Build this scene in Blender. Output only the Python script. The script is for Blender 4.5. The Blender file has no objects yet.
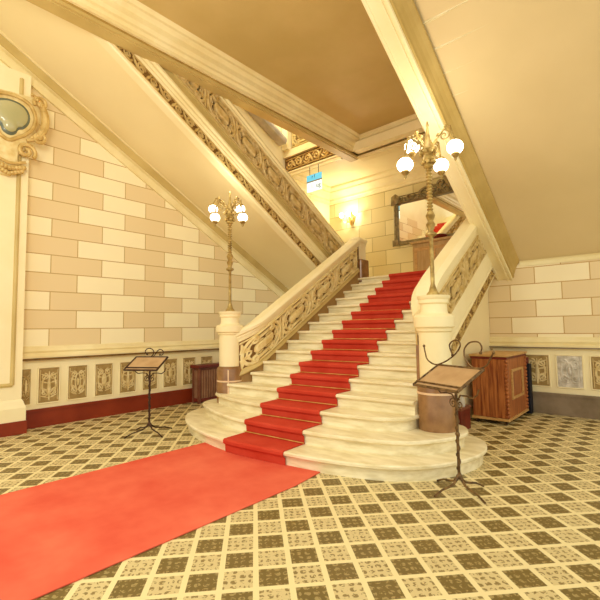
import bpy, bmesh, math, random
from mathutils import Vector, Matrix
random.seed(7)
PI = math.pi
scene = bpy.context.scene
COL = scene.collection

# ------------------------------------------------------------------ materials
def new_mat(name):
    m = bpy.data.materials.new(name); m.use_nodes = True
    nt = m.node_tree
    return m, nt, nt.nodes['Principled BSDF']

def srgb(h):
    r = [int(h[i:i+2], 16)/255 for i in (0, 2, 4)]
    return tuple([(c/12.92 if c <= .04045 else ((c+.055)/1.055)**2.4) for c in r]+[1.0])

def noise_ramp(nt, stops, scale=5.0, detail=4.0, rough=.55, coord='Object', stretch=None):
    tc = nt.nodes.new('ShaderNodeTexCoord'); n = nt.nodes.new('ShaderNodeTexNoise')
    n.inputs['Scale'].default_value = scale; n.inputs['Detail'].default_value = detail
    n.inputs['Roughness'].default_value = rough
    src = tc.outputs[coord]
    if stretch:
        mp = nt.nodes.new('ShaderNodeMapping'); mp.inputs['Scale'].default_value = stretch
        nt.links.new(src, mp.inputs['Vector']); src = mp.outputs['Vector']
    nt.links.new(src, n.inputs['Vector'])
    r = nt.nodes.new('ShaderNodeValToRGB')
    el = r.color_ramp.elements
    el[0].position, el[0].color = stops[0]; el[1].position, el[1].color = stops[-1]
    for p, c in stops[1:-1]:
        e = el.new(p); e.color = c
    nt.links.new(n.outputs['Fac'], r.inputs['Fac'])
    return r.outputs['Color'], n.outputs['Fac']

def mottled(name, c1, c2, scale=4.0, rough=.6, bump=0.0, metallic=0.0, stretch=None, lo=.35, hi=.65, bscale=None, spec=.3):
    m, nt, b = new_mat(name)
    col, fac = noise_ramp(nt, [(lo, srgb(c1)), (hi, srgb(c2))], scale, stretch=stretch)
    nt.links.new(col, b.inputs['Base Color'])
    b.inputs['Roughness'].default_value = rough; b.inputs['Metallic'].default_value = metallic
    b.inputs['Specular IOR Level'].default_value = spec
    if bump:
        bp = nt.nodes.new('ShaderNodeBump'); bp.inputs['Strength'].default_value = bump
        bp.inputs['Distance'].default_value = .02
        if bscale:
            tc = nt.nodes.new('ShaderNodeTexCoord'); n2 = nt.nodes.new('ShaderNodeTexNoise')
            n2.inputs['Scale'].default_value = bscale; nt.links.new(tc.outputs['Object'], n2.inputs['Vector'])
            fac = n2.outputs['Fac']
        nt.links.new(fac, bp.inputs['Height']); nt.links.new(bp.outputs['Normal'], b.inputs['Normal'])
    return m

class NX:                                                   # tiny node-maths helper
    def __init__(s, nt): s.nt = nt
    def m(s, op, a, b=None):
        n = s.nt.nodes.new('ShaderNodeMath'); n.operation = op
        for i, v in enumerate((a, b)):
            if v is None: continue
            if isinstance(v, (int, float)): n.inputs[i].default_value = v
            else: s.nt.links.new(v, n.inputs[i])
        return n.outputs[0]
    def mix(s, f, a, b):
        n = s.nt.nodes.new('ShaderNodeMix'); n.data_type = 'RGBA'
        if isinstance(f, (int, float)): n.inputs[0].default_value = f
        else: s.nt.links.new(f, n.inputs[0])
        for i, v in ((6, a), (7, b)):
            if isinstance(v, tuple): n.inputs[i].default_value = v
            else: s.nt.links.new(v, n.inputs[i])
        return n.outputs[2]

def block_wall(name, axis, z0, h, sA, w, light, dark, line):
    # painted ashlar: rows of long blocks, light and tan ones taking turns, thin joints
    m, nt, b = new_mat(name); x = NX(nt)
    g = nt.nodes.new('ShaderNodeNewGeometry'); sp = nt.nodes.new('ShaderNodeSeparateXYZ')
    nt.links.new(g.outputs['Position'], sp.inputs[0])
    s = sp.outputs[axis]; z = sp.outputs['Z']
    zr = x.m('DIVIDE', x.m('SUBTRACT', z, z0), h); row = x.m('FLOOR', zr); fz = x.m('FRACT', zr)
    odd = x.m('FLOORED_MODULO', row, 2.0)
    u = x.m('ADD', x.m('DIVIDE', x.m('SUBTRACT', s, sA), w), x.m('MULTIPLY', x.m('SUBTRACT', 1.0, odd), .5))
    c = x.m('FLOOR', u); fu = x.m('FRACT', u)
    alt = x.m('FLOORED_MODULO', c, 2.0)
    du = x.m('MULTIPLY', x.m('MINIMUM', fu, x.m('SUBTRACT', 1.0, fu)), w)
    dz = x.m('MULTIPLY', x.m('MINIMUM', fz, x.m('SUBTRACT', 1.0, fz)), h)
    d = x.m('MINIMUM', du, dz)
    joint = x.m('LESS_THAN', d, .0075)
    base = x.mix(alt, srgb(dark), srgb(light))
    n = nt.nodes.new('ShaderNodeTexNoise'); n.inputs['Scale'].default_value = 2.2; n.inputs['Detail'].default_value = 5
    nt.links.new(g.outputs['Position'], n.inputs['Vector'])
    var = x.mix(x.m('MULTIPLY', n.outputs['Fac'], .28), base, srgb(dark))
    nt.links.new(x.mix(joint, var, srgb(line)), b.inputs['Base Color'])
    b.inputs['Roughness'].default_value = .65; b.inputs['Specular IOR Level'].default_value = .2
    bp = nt.nodes.new('ShaderNodeBump'); bp.inputs['Distance'].default_value = .006; bp.inputs['Strength'].default_value = .6
    nt.links.new(x.m('MINIMUM', d, .02), bp.inputs['Height']); nt.links.new(bp.outputs['Normal'], b.inputs['Normal'])
    return m

def tile_floor(name):
    m, nt, b = new_mat(name); x = NX(nt)
    g = nt.nodes.new('ShaderNodeNewGeometry'); sp = nt.nodes.new('ShaderNodeSeparateXYZ')
    nt.links.new(g.outputs['Position'], sp.inputs[0])
    a = math.radians(48.0); S = .211
    X, Y = sp.outputs['X'], sp.outputs['Y']
    u = x.m('DIVIDE', x.m('ADD', x.m('MULTIPLY', X, math.cos(a)), x.m('MULTIPLY', Y, math.sin(a))), S)
    v = x.m('DIVIDE', x.m('SUBTRACT', x.m('MULTIPLY', Y, math.cos(a)), x.m('MULTIPLY', X, math.sin(a))), S)
    fu, fv = x.m('FRACT', u), x.m('FRACT', v)
    alt = x.m('FLOORED_MODULO', x.m('ADD', x.m('FLOOR', u), x.m('FLOOR', v)), 2.0)
    eu = x.m('MINIMUM', fu, x.m('SUBTRACT', 1.0, fu)); ev = x.m('MINIMUM', fv, x.m('SUBTRACT', 1.0, fv))
    band = x.m('LESS_THAN', x.m('MINIMUM', eu, ev), .085)
    # little printed figure inside each tile: crossing petals
    pu = x.m('ABSOLUTE', x.m('SINE', x.m('MULTIPLY', u, PI*4))); pv = x.m('ABSOLUTE', x.m('SINE', x.m('MULTIPLY', v, PI*4)))
    fig = x.m('GREATER_THAN', x.m('MULTIPLY', pu, pv), .42)
    n = nt.nodes.new('ShaderNodeTexNoise'); n.inputs['Scale'].default_value = 38; n.inputs['Detail'].default_value = 3
    nt.links.new(g.outputs['Position'], n.inputs['Vector'])
    sp2 = x.m('GREATER_THAN', n.outputs['Fac'], .5)
    fig2 = x.m('MULTIPLY', fig, sp2)
    dark = x.mix(x.m('MULTIPLY', fig2, .7), srgb('6C5B2C'), srgb('B09C66'))
    light = x.mix(x.m('MULTIPLY', fig2, .95), srgb('D6C48E'), srgb('84703E'))
    base = x.mix(alt, dark, light)
    nb = nt.nodes.new('ShaderNodeTexNoise'); nb.inputs['Scale'].default_value = .9; nb.inputs['Detail'].default_value = 3
    nt.links.new(g.outputs['Position'], nb.inputs['Vector'])
    full = x.mix(band, base, srgb('EFDFA6'))
    full = x.mix(x.m('MULTIPLY', nb.outputs['Fac'], .18), full, srgb('A88450'))
    nt.links.new(full, b.inputs['Base Color'])
    b.inputs['Roughness'].default_value = .42; b.inputs['Specular IOR Level'].default_value = .3
    return m

def glow(name, col, strength):
    m, nt, b = new_mat(name)
    b.inputs['Base Color'].default_value = col; b.inputs['Emission Color'].default_value = col
    b.inputs['Emission Strength'].default_value = strength
    return m

M = {}
M['blockL'] = block_wall('blocks_left', 'Y', 1.5426, .3023, 2.345, .817, 'FDF1C6', 'EAD3A2', 'C4A468')
M['blockR'] = block_wall('blocks_right', 'X', 1.35, .29, -2.56, .80, 'FDEEC4', 'EBD3A4', 'C8A264')
M['blockB'] = block_wall('blocks_back', 'X', 3.96, .4, -6.08, .84, 'E6D69C', 'DBC88C', 'A8925A')
M['cream'] = mottled('cream_paint', 'F4E3AE', 'FBEDBF', 1.2, .55)
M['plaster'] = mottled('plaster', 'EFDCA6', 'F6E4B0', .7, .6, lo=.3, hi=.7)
M['plaster2'] = mottled('shaded_plaster', 'DCC592', 'E5CE9C', .7, .6, lo=.3, hi=.7)  # plaster with the right soffit's dimmer light put into its colour
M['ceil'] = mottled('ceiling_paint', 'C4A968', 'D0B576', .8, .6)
M['trim'] = mottled('trim_cream', 'EBD79C', 'F6E7B4', 2.0, .45)
M['trimdk'] = mottled('trim_olive', 'B89A55', 'C8AB66', 2.0, .5)
M['olive'] = mottled('olive_band', 'C2A866', 'D2B976', 1.5, .5)
M['gilt'] = mottled('old_gilt', 'BE9A52', 'DCBE78', 9.0, .45, metallic=.15)
M['gilt2'] = mottled('warm_gilt', 'C4A25A', 'DEC488', 9.0, .45)
M['giltlt'] = mottled('pale_gilt', 'DCC07A', 'EEDBA0', 9.0, .45)
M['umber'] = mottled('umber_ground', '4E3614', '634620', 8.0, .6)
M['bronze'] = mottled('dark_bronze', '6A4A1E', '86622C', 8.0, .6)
M['bronzemid'] = mottled('bronze', '9A7A3C', 'B5944E', 8.0, .5)
M['marble'] = mottled('step_marble', 'DCCB98', 'F7EBC4', 3.0, .4, stretch=(1, 2.5, 6), lo=.3, hi=.62)
M['brown'] = mottled('brown_marble', '855E38', '9E7548', 6.0, .25, spec=.5)
M['grout'] = mottled('pale_joint', 'E2BD92', 'EBCBA2', 6.0, .5)
M['skirt'] = mottled('brown_skirting', '977340', 'AE8A52', 3.0, .4)
M['redbase'] = mottled('red_brown_paint', '7E2A12', '8F3518', 2.0, .4)
M['greybase'] = mottled('grey_stone_base', '76644A', '96836A', 2.5, .35)
M['carpet'] = mottled('red_runner', 'C33E28', 'CD4A34', 3.0, .9, bump=.25, bscale=300, spec=.1)
M['mat'] = mottled('red_carpet', 'DA5640', 'EC7658', 1.6, .9, bump=.25, bscale=300, spec=.1, lo=.3, hi=.7)
M['brass'] = mottled('brass', 'C8A050', 'E8C878', 6.0, .3, metallic=.7)
M['lampgold'] = mottled('lamp_gold', '8E7238', 'C8AC68', 12.0, .35, metallic=.3)
M['globe'] = glow('lit_globe', (1, .93, .74, 1), 7.0)
M['bulb'] = glow('lit_bulb', (1, .88, .6, 1), 9.0)
M['iron'] = mottled('wrought_iron', '35241A', '52392A', 20.0, .5, metallic=.4)
M['irongold'] = mottled('gilded_iron', '4E3822', '86683E', 20.0, .45, metallic=.4)
M['board'] = mottled('stand_board', 'B59062', 'C7A376', 5.0, .5)
M['wood'] = mottled('red_brown_wood', '83401C', 'B8703A', 3.5, .4, stretch=(9, 9, .8))
M['woodlt'] = mottled('light_wood', 'B98A4E', 'D0A566', 5.0, .4, stretch=(2, 2, 6))
M['wooddk'] = mottled('dark_red_wood', '5E1E14', '7C2C1E', 4.0, .4)
M['slat'] = mottled('brown_slats', '6E3C28', '8C563C', 4.0, .45)
M['slatlt'] = mottled('pale_slats', '96694A', 'AC8060', 4.0, .45)
M['tan'] = mottled('tan_wood', 'B48F56', 'C6A268', 3.0, .45, stretch=(6, 6, .8))
M['black'] = mottled('black_case', '14131A', '20202A', 4.0, .5)
M['white'] = mottled('off_white_cloth', 'B4AC9C', 'C8C0AE', 4.0, .8)
M['relief'] = mottled('relief_gilt', 'D2B778', 'EAD6A0', 10.0, .45, metallic=.1)
M['reliefbg'] = mottled('relief_ground', '977A44', 'AE9158', 12.0, .55)
M['reliefsv'] = mottled('relief_silver', 'B8AE98', 'EAE2D2', 10.0, .35, metallic=.1)
M['frame'] = mottled('mirror_frame', '7E6C42', 'A08C5C', 14.0, .45, metallic=.2)
M['gem'] = mottled('glazed_green', 'B0AA78', 'C6BC8A', 1.5, .15, spec=.6)
M['gemrim'] = mottled('glazed_grey', '5A624E', '727A66', 3.0, .2, spec=.6)
m, nt, b = new_mat('mirror_glass'); b.inputs['Base Color'].default_value = (.9, .9, .86, 1); b.inputs['Metallic'].default_value = 1; b.inputs['Roughness'].default_value = .02
M['mirror'] = m
M['signblue'] = glow('sign_blue', srgb('5AB8E0'), .45)
M['signwhite'] = glow('sign_white', srgb('E4F4F4'), .6)
M['signtext'] = mottled('sign_text', '2A4450', '35525E', 3.0, .5)
M['floor'] = tile_floor('tile_floor')

# ------------------------------------------------------------------ mesh builder
class MB:
    def __init__(s): s.v = []; s.f = []
    def add(s, vs, fs):
        o = len(s.v); s.v += [tuple(p) for p in vs]; s.f += [tuple(i+o for i in q) for q in fs]; return s
    def box(s, x0, x1, y0, y1, z0, z1):
        vs = [(x, y, z) for z in (z0, z1) for y in (y0, y1) for x in (x0, x1)]
        return s.add(vs, [(0, 2, 3, 1), (4, 5, 7, 6), (0, 1, 5, 4), (2, 6, 7, 3), (0, 4, 6, 2), (1, 3, 7, 5)])
    def grid_solid(s, rings, closed=True, caps=True):       # rings: lists of equal length
        n = len(rings[0]); vs = [p for r in rings for p in r]; fs = []
        for i in range(len(rings)-1):
            for j in range(n if closed else n-1):
                a, b_ = i*n+j, i*n+(j+1) % n
                fs.append((a, b_, b_+n, a+n))
        if caps and closed:
            fs.append(tuple(reversed(range(n)))); o = (len(rings)-1)*n; fs.append(tuple(o+k for k in range(n)))
        return s.add(vs, fs)
    def lathe(s, x, y, prof, seg=40):                       # prof: (radius, z)
        return s.grid_solid([[(x+r*math.cos(2*PI*k/seg), y+r*math.sin(2*PI*k/seg), z) for k in range(seg)] for r, z in prof])
    def tube(s, pts, r, seg=8):
        pts = [Vector(p) for p in pts]; rings = []; up = None
        for i, p in enumerate(pts):
            t = (pts[min(i+1, len(pts)-1)]-pts[max(i-1, 0)])
            if t.length < 1e-9: t = Vector((0, 0, 1))
            t.normalize()
            if up is None: up = Vector((0, 0, 1)) if abs(t.z) < .9 else Vector((1, 0, 0))
            a = t.cross(up)
            if a.length < 1e-5: a = t.cross(Vector((0, 1, 0)))
            a.normalize(); c = a.cross(t).normalized(); up = c
            rr = r[i] if isinstance(r, (list, tuple)) else r
            rings.append([p+a*rr*math.cos(2*PI*k/seg)+c*rr*math.sin(2*PI*k/seg) for k in range(seg)])
        return s.grid_solid(rings)
    def ball(s, c, r, seg=20, sz=1.0):
        N = seg//2
        return s.lathe_at(c, [(max(r*math.sin(PI*i/N), 1e-4), -r*sz*math.cos(PI*i/N)) for i in range(N+1)], seg)
    def lathe_at(s, c, prof, seg=16):
        return s.lathe(c[0], c[1], [(r, c[2]+z) for r, z in prof], seg)
    def prism(s, poly, z0, z1):
        return s.grid_solid([[(x, y, z0) for x, y in poly], [(x, y, z1) for x, y in poly]])
    def sweep(s, path, prof, nrm=None):                     # path of (x,y,z); prof closed list of (outward, dz)
        rings = []; n = len(path)
        for i, p in enumerate(path):
            a = path[max(i-1, 0)]; c = path[min(i+1, n-1)]
            tx, ty = c[0]-a[0], c[1]-a[1]; L = math.hypot(tx, ty) or 1
            nx, ny = (ty/L, -tx/L)                          # to the right of travel
            rings.append([(p[0]+nx*o, p[1]+ny*o, p[2]+dz) for o, dz in prof])
        return s.grid_solid(rings)
    def strip(s, F, pts, w, d, closed=False):               # raised band along a 2-D line, mapped by F(s,t,depth)
        n = len(pts); rings = []
        for i, p in enumerate(pts):
            a = pts[(i-1) % n] if closed else pts[max(i-1, 0)]; c = pts[(i+1) % n] if closed else pts[min(i+1, n-1)]
            tx, ty = c[0]-a[0], c[1]-a[1]; L = math.hypot(tx, ty) or 1
            nx, ny = -ty/L, tx/L
            ww = w[i] if isinstance(w, list) else w
            rings.append([F(p[0]+nx*o*ww, p[1]+ny*o*ww, dd) for o, dd in ((-1, 0), (-.75, d*.8), (0, d), (.75, d*.8), (1, 0))])
        if closed: rings.append(rings[0])
        return s.grid_solid(rings)
    def pad(s, F, poly, d):                                 # raised flat slab
        cx = sum(p[0] for p in poly)/len(poly); cy = sum(p[1] for p in poly)/len(poly)
        r0 = [F(p[0], p[1], 0) for p in poly]; r1 = [F(p[0], p[1], d*.7) for p in poly]
        r2 = [F(cx+(p[0]-cx)*.85, cy+(p[1]-cy)*.8, d) for p in poly]
        return s.grid_solid([r0, r1, r2])
    def build(s, name, mat, parent=None, smooth=False, bevel=0):
        me = bpy.data.meshes.new(name); me.from_pydata(s.v, [], s.f); me.update()
        bm = bmesh.new(); bm.from_mesh(me)
        bmesh.ops.recalc_face_normals(bm, faces=bm.faces); bm.to_mesh(me); bm.free()
        me.materials.append(mat)
        if smooth:
            for p in me.polygons: p.use_smooth = True
            try: me.set_sharp_from_angle(angle=math.radians(40))
            except Exception: pass
        o = bpy.data.objects.new(name, me); COL.objects.link(o)
        if parent: o.parent = parent; o.matrix_parent_inverse = Matrix.Translation(-parent_world(parent))
        if bevel:
            md = o.modifiers.new('bevel', 'BEVEL'); md.width = bevel; md.segments = 2; md.limit_method = 'ANGLE'
        return o

def parent_world(o):
    v = Vector(o.location)
    if o.parent: v = v+o.matrix_parent_inverse.translation+parent_world(o.parent)
    return v

def thing(name, label, cat, loc=(0, 0, 0), group=None):
    o = bpy.data.objects.new(name, None); COL.objects.link(o); o.location = loc
    o.empty_display_size = .1
    return tag(o, label, cat, group)
def tag(o, label, cat, group=None):
    o['label'] = label; o['category'] = cat
    if group: o['group'] = group
    return o
def struct(name, mb, mat, parent=None, **k):
    o = mb.build(name, mat, parent, **k)
    if not parent: o['kind'] = 'structure'
    return o
def copy_tree(o, parent=None, delta=(0, 0, 0)):
    c = o.copy(); COL.objects.link(c)
    if parent: c.parent = parent
    else: c.location = Vector(o.location)+Vector(delta)
    for ch in list(o.children): copy_tree(ch, c)
    return c

# ------------------------------------------------------------------ curves for carving
def spiral(cx, cy, r0, r1, a0, turns, n=22):
    return [(cx+(r0+(r1-r0)*k/n)*math.cos(a0+turns*2*PI*k/n), cy+(r0+(r1-r0)*k/n)*math.sin(a0+turns*2*PI*k/n)) for k in range(n+1)]
def arc(cx, cy, rx, ry, a0, a1, n=14):
    return [(cx+rx*math.cos(a0+(a1-a0)*k/n), cy+ry*math.sin(a0+(a1-a0)*k/n)) for k in range(n+1)]

def strapwork(mb, F, s0, s1, t0, t1, unit, depth, bwf=.048):
    # carved openwork: pairs of C straps back to back, barred cartouches between, curled ends and leaves
    H = t1-t0; N = max(1, round((s1-s0)/unit)); U = (s1-s0)/N; tm = (t0+t1)/2
    bw = H*bwf
    for k in range(N):
        a = s0+k*U; c = a+U/2
        for sg in (-1, 1):
            e = c-sg*U/2                                    # unit border
            # C strap bulging towards the border
            mb.strip(F, arc(e+sg*(U*.26), tm, U*.22, H*.44, PI/2 if sg > 0 else PI/2, 3*PI/2 if sg > 0 else -PI/2), bw*1.25, depth)
            mb.strip(F, arc(e+sg*(U*.27), tm, U*.15, H*.30, PI/2, 3*PI/2 if sg > 0 else -PI/2), bw*.8, depth*.8)
            for v in (-1, 1):                               # curled ends
                mb.strip(F, spiral(e+sg*U*.27, tm+v*H*.33, H*.13, H*.03, PI/2*v, -1.35*sg*v), bw*.9, depth)
                mb.strip(F, [(e+sg*U*.01, tm+v*H*.10), (e+sg*U*.05, tm+v*H*.26), (e+sg*U*.03, tm+v*H*.44)], [bw*.6, bw*1.5, bw*.5], depth*.9)
                # bars above and below the cartouche
                x0, x1 = c-U*.15, c+U*.15
                if sg > 0:
                    mb.pad(F, [(x0, tm+v*H*.28), (x1, tm+v*H*.28), (x1, tm+v*H*.40), (x0, tm+v*H*.40)], depth*.75)
        mb.pad(F, [(c-U*.24, tm-H*.07), (c-U*.20, tm-H*.15), (c+U*.20, tm-H*.15), (c+U*.24, tm-H*.07), (c+U*.24, tm+H*.07), (c+U*.20, tm+H*.15), (c-U*.20, tm+H*.15), (c-U*.24, tm+H*.07)], depth*1.15)
        for sg in (-1, 1):
            for v in (-1, 1):
                mb.strip(F, [(c+sg*U*.30, tm+v*H*.02), (c+sg*U*.36, tm+v*H*.10), (c+sg*U*.33, tm+v*H*.2)], [bw*.6, bw*1.2, bw*.5], depth*.8)
                mb.strip(F, [(c+sg*U*.04, tm+v*H*.2), (c+sg*U*.12, tm+v*H*.22), (c+sg*U*.2, tm+v*H*.18)], [bw*.5, bw*.9, bw*.5], depth*.7)
                mb.strip(F, spiral(c-sg*U*.5+sg*U*.12, tm+v*H*.12, H*.07, H*.02, 0, sg*1.2, 12), bw*.7, depth*.8)
    for t in (t0+H*.012, t1-H*.012):
        mb.strip(F, [(s0+(s1-s0)*i/12, t) for i in range(13)], bw*.8, depth)
    return mb

def wave_scroll(mb, F, s0, s1, t0, t1, unit, depth):
    H = t1-t0; N = max(1, round((s1-s0)/unit)); U = (s1-s0)/N; tm = (t0+t1)/2
    for k in range(N):
        c = s0+(k+.5)*U; v = 1 if k % 2 else -1
        mb.strip(F, spiral(c, tm, H*.40, H*.06, PI*.9*v, -1.5*v, 18), H*.075, depth)
        mb.strip(F, [(c+U*.22, tm-v*H*.36), (c+U*.45, tm+v*H*.05), (c+U*.62, tm+v*H*.34)], [H*.05, H*.12, H*.04], depth)
    for t in (t0+H*.05, t1-H*.05):
        mb.strip(F, [(s0+(s1-s0)*i/8, t) for i in range(9)], H*.045, depth)
    return mb

def acanthus(mb, F, w, h, depth, var):
    # symmetrical foliage relief in a w x h field centred on 0,0
    for sg in (-1, 1):
        mb.strip(F, spiral(sg*w*.24, h*.26, w*.20, w*.04, PI/2, sg*1.3), w*.035, depth)
        mb.strip(F, spiral(sg*w*.24, -h*.24, w*.19, w*.04, -PI/2, -sg*1.3), w*.035, depth)
        mb.strip(F, arc(sg*w*.02, 0, sg*w*.34, h*.30, -PI/2.2, PI/2.2), [w*.02+w*.035*math.sin(PI*i/14) for i in range(15)], depth)
        for j in range(4):
            y = -h*.38+j*h*.22; q = .5+.5*random.random()
            mb.strip(F, [(sg*w*.06, y), (sg*w*.24, y+h*.05*q), (sg*w*.42, y+h*.12*q)], [w*.02, w*.05, w*.012], depth*.8)
        mb.strip(F, [(sg*w*.45, -h*.47), (sg*w*.45, h*.47)], w*.018, depth*.7)
    if var % 3 == 0:
        mb.pad(F, arc(0, 0, w*.15, h*.22, 0, 2*PI*11/12, 11), depth*1.4); mb.pad(F, arc(0, h*.12, w*.07, h*.07, 0, 2*PI*7/8, 7), depth*1.8)
    elif var % 3 == 1:
        mb.strip(F, [(0, -h*.46), (0, -h*.1), (0, h*.42)], [w*.03, w*.10, w*.02], depth*1.4)
    else:
        mb.strip(F, arc(0, h*.02, w*.14, h*.26, 0, 2*PI*15/16, 15), w*.035, depth*1.2, closed=True)
        mb.pad(F, arc(0, h*.02, w*.08, h*.12, 0, 2*PI*7/8, 7), depth*1.3)
    return mb

def smooth_line(pts, n=6):
    out = []
    for i in range(len(pts)-1):
        p0, p1, p2, p3 = pts[max(i-1, 0)], pts[i], pts[i+1], pts[min(i+2, len(pts)-1)]
        for k in range(n):
            t = k/n
            out.append(tuple(.5*((2*p1[j])+(-p0[j]+p2[j])*t+(2*p0[j]-5*p1[j]+4*p2[j]-p3[j])*t*t+(-p0[j]+3*p1[j]-3*p2[j]+p3[j])*t**3) for j in (0, 1)))
    out.append(tuple(pts[-1])); return out
# ------------------------------------------------------------------ room measures
XL, YR, YB = -7.54, 8.12, 9.85
ZL = 2.576                       # landing level
RISE, GO, Y0 = .161, .276, 3.216
XA, XE = -5.10, -2.52            # ends of the steps

# ------------------------------------------------------------------ floor, walls
struct('floor', MB().box(XL-.2, 4, -4, YR+.3, -.1, 0), M['floor'])
struct('wall_left', MB().box(XL-.2, XL, -4, 8.02, 0, 5.75), M['blockL'])
struct('wall_left_landing', MB().box(XL-.2, XL, 8.02, YB+.2, 0, 5.75), M['cream'])
struct('wall_left_upper', MB().box(XL-.2, XL, -4, YB+.2, 5.75, 9.0), M['cream'])
struct('wall_right', MB().box(-2.62, 4, YR, YR+.25, 0, 2.75), M['blockR'])
struct('wall_back', MB().box(XL, 4, YB, YB+.2, 2.0, 5.72), M['blockB'])

# left dado, baseboard
struct('baseboard_left', MB().box(XL, XL+.035, 1.9, YR, 0, .25).box(XL, XL+.055, 1.9, YR, .25, .29), M['redbase'])
wl = MB().box(XL, XL+.012, 1.9, YR, .29, 1.03)
struct('trim_1', wl, M['cream'])
def rail_prof_x(x, y0, y1, prof):
    return MB().grid_solid([[(x+o, y, z) for o, z in prof] for y in (y0, y1)])
struct('trim_2', rail_prof_x(XL, 1.9, YR, [(0, 1.03), (.03, 1.03), (.03, 1.06), (.075, 1.085), (.075, 1.115), (.045, 1.135), (.03, 1.16), (.05, 1.19), (.03, 1.215), (.02, 1.26), (0, 1.27)]), M['trim'])
struct('trim_3', MB().box(XL, XL+.083, 1.9, YR, 1.05, 1.078), M['bronze'])
# right dado, baseboard
def rail_prof_y(y, x0, x1, prof):
    return MB().grid_solid([[(x, y-o, z) for o, z in prof] for x in (x0, x1)])
struct('baseboard_right', MB().box(-2.5, 4, YR-.035, YR, 0, .32).box(-2.5, 4, YR-.055, YR, .32, .36), M['greybase'])
struct('trim_4', MB().box(-2.5, 4, YR-.012, YR, .36, 1.1), M['cream'])
struct('trim_5', rail_prof_y(YR, -2.55, 4, [(0, 1.09), (.03, 1.09), (.07, 1.125), (.07, 1.15), (.03, 1.17), (.05, 1.21), (.03, 1.235), (.02, 1.28), (0, 1.29)]), M['trim'])
struct('trim_6', MB().box(-2.55, 4, YR-.074, YR, 1.10, 1.12), M['greybase'])

# relief panels in the dado
def relief_panel(F, w, h, var, label, mat, bg, group):
    o = thing('relief_panel', label, 'relief panel', F(0, -h/2, 0), group)
    MB().grid_solid([[F(x, y, d) for x, y in ((-w/2, -h/2), (w/2, -h/2), (w/2, h/2), (-w/2, h/2))] for d in (.001, .006)]).build('ground', bg, o)
    acanthus(MB(), lambda s, t, d: F(s, t, d+.006), w*.96, h*.96, .018, var).build('carving', mat, o, smooth=True)
    fr = MB()
    G = lambda s, t, d: F(s, t, d+.002)
    e = .012
    for P in ([(-w/2-e, -h/2-e), (w/2+e, -h/2-e)], [(w/2+e, -h/2-e), (w/2+e, h/2+e)], [(w/2+e, h/2+e), (-w/2-e, h/2+e)], [(-w/2-e, h/2+e), (-w/2-e, -h/2-e)]):
        fr.strip(G, P, e, .016)
    fr.build('moulding', M['cream'], o)
    return o
ordn = ['first', 'second', 'third', 'fourth', 'fifth', 'sixth', 'seventh', 'eighth', 'ninth', 'tenth']
for k in range(9):
    yc = 1.925+.434*k if k else 2.035
    lab = ['gilt foliage relief panel half hidden at the pilaster on the left wall',
           'gilt relief panel with upright leaf, second from the pilaster',
           'gilt relief panel with oval medallion, third from the pilaster',
           'gilt relief panel fourth from the pilaster, just left of the far stand tray',
           'gilt relief panel partly behind the left tray of the music stand',
           'gilt relief panel directly behind the pole of the far iron stand',
           'gilt relief panel just right of the far iron stand tray',
           'gilt relief panel just left of the slatted radiator cover',
           'gilt relief panel above the slatted cover beside the newel post'][k]
    relief_panel(lambda s, t, d, yc=yc: (XL+.012+d, yc+s, .645+t), .29 if k else .125, .54, k, lab, M['relief'], M['reliefbg'], 'relief panels along the left wall')
for k in range(4):
    xc = -1.785+.475*k
    lab = ['dark gilt relief panel beside the wooden cabinet on the right wall', 'silvery bright relief panel in the middle of the right wall',
           'gilt relief panel at the right edge of the picture', 'gilt relief panel beyond the one at the right edge'][k]
    if k == 3: continue
    relief_panel(lambda s, t, d, xc=xc: (xc+s, YR-.012-d, .725+t), .35, .51, k+1, lab, M['reliefsv'] if k == 1 else M['relief'], M['reliefsv'] if k == 1 else M['reliefbg'], 'relief panels along the right wall')

# pilaster on the left wall with cartouche
pil = thing('pilaster', 'cream panelled pilaster with red foot at the left edge', 'pilaster', (-7.4, 1.2, 0))
MB().box(XL+.002, -7.30, .3, 1.925, .34, 5.5).build('shaft', M['cream'], pil)
pm = MB()
for y in (1.80, .42):
    pm.tube([(-7.30, y, .72), (-7.30, y, 5.4)], .03, 8)
pm.tube([(-7.30, .42, .72), (-7.30, 1.80, .72)], .03, 8)
pm.build('panel_moulding', M['olive'], pil, smooth=True)
pb = MB(); pb.grid_solid([[( -7.30+o, 1.925+o, z), (-7.30+o, .3, z), (XL+.002, .3, z), (XL+.002, 1.925+o, z)] for o, z in ((0.005, .5), (.02, .47), (.035, .42), (.05, .38), (.05, .19))])
pb.build('base', M['cream'], pil)
MB().box(XL+.056, -7.235, .3, 1.99, 0, .19).build('foot', M['redbase'], pil)

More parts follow.
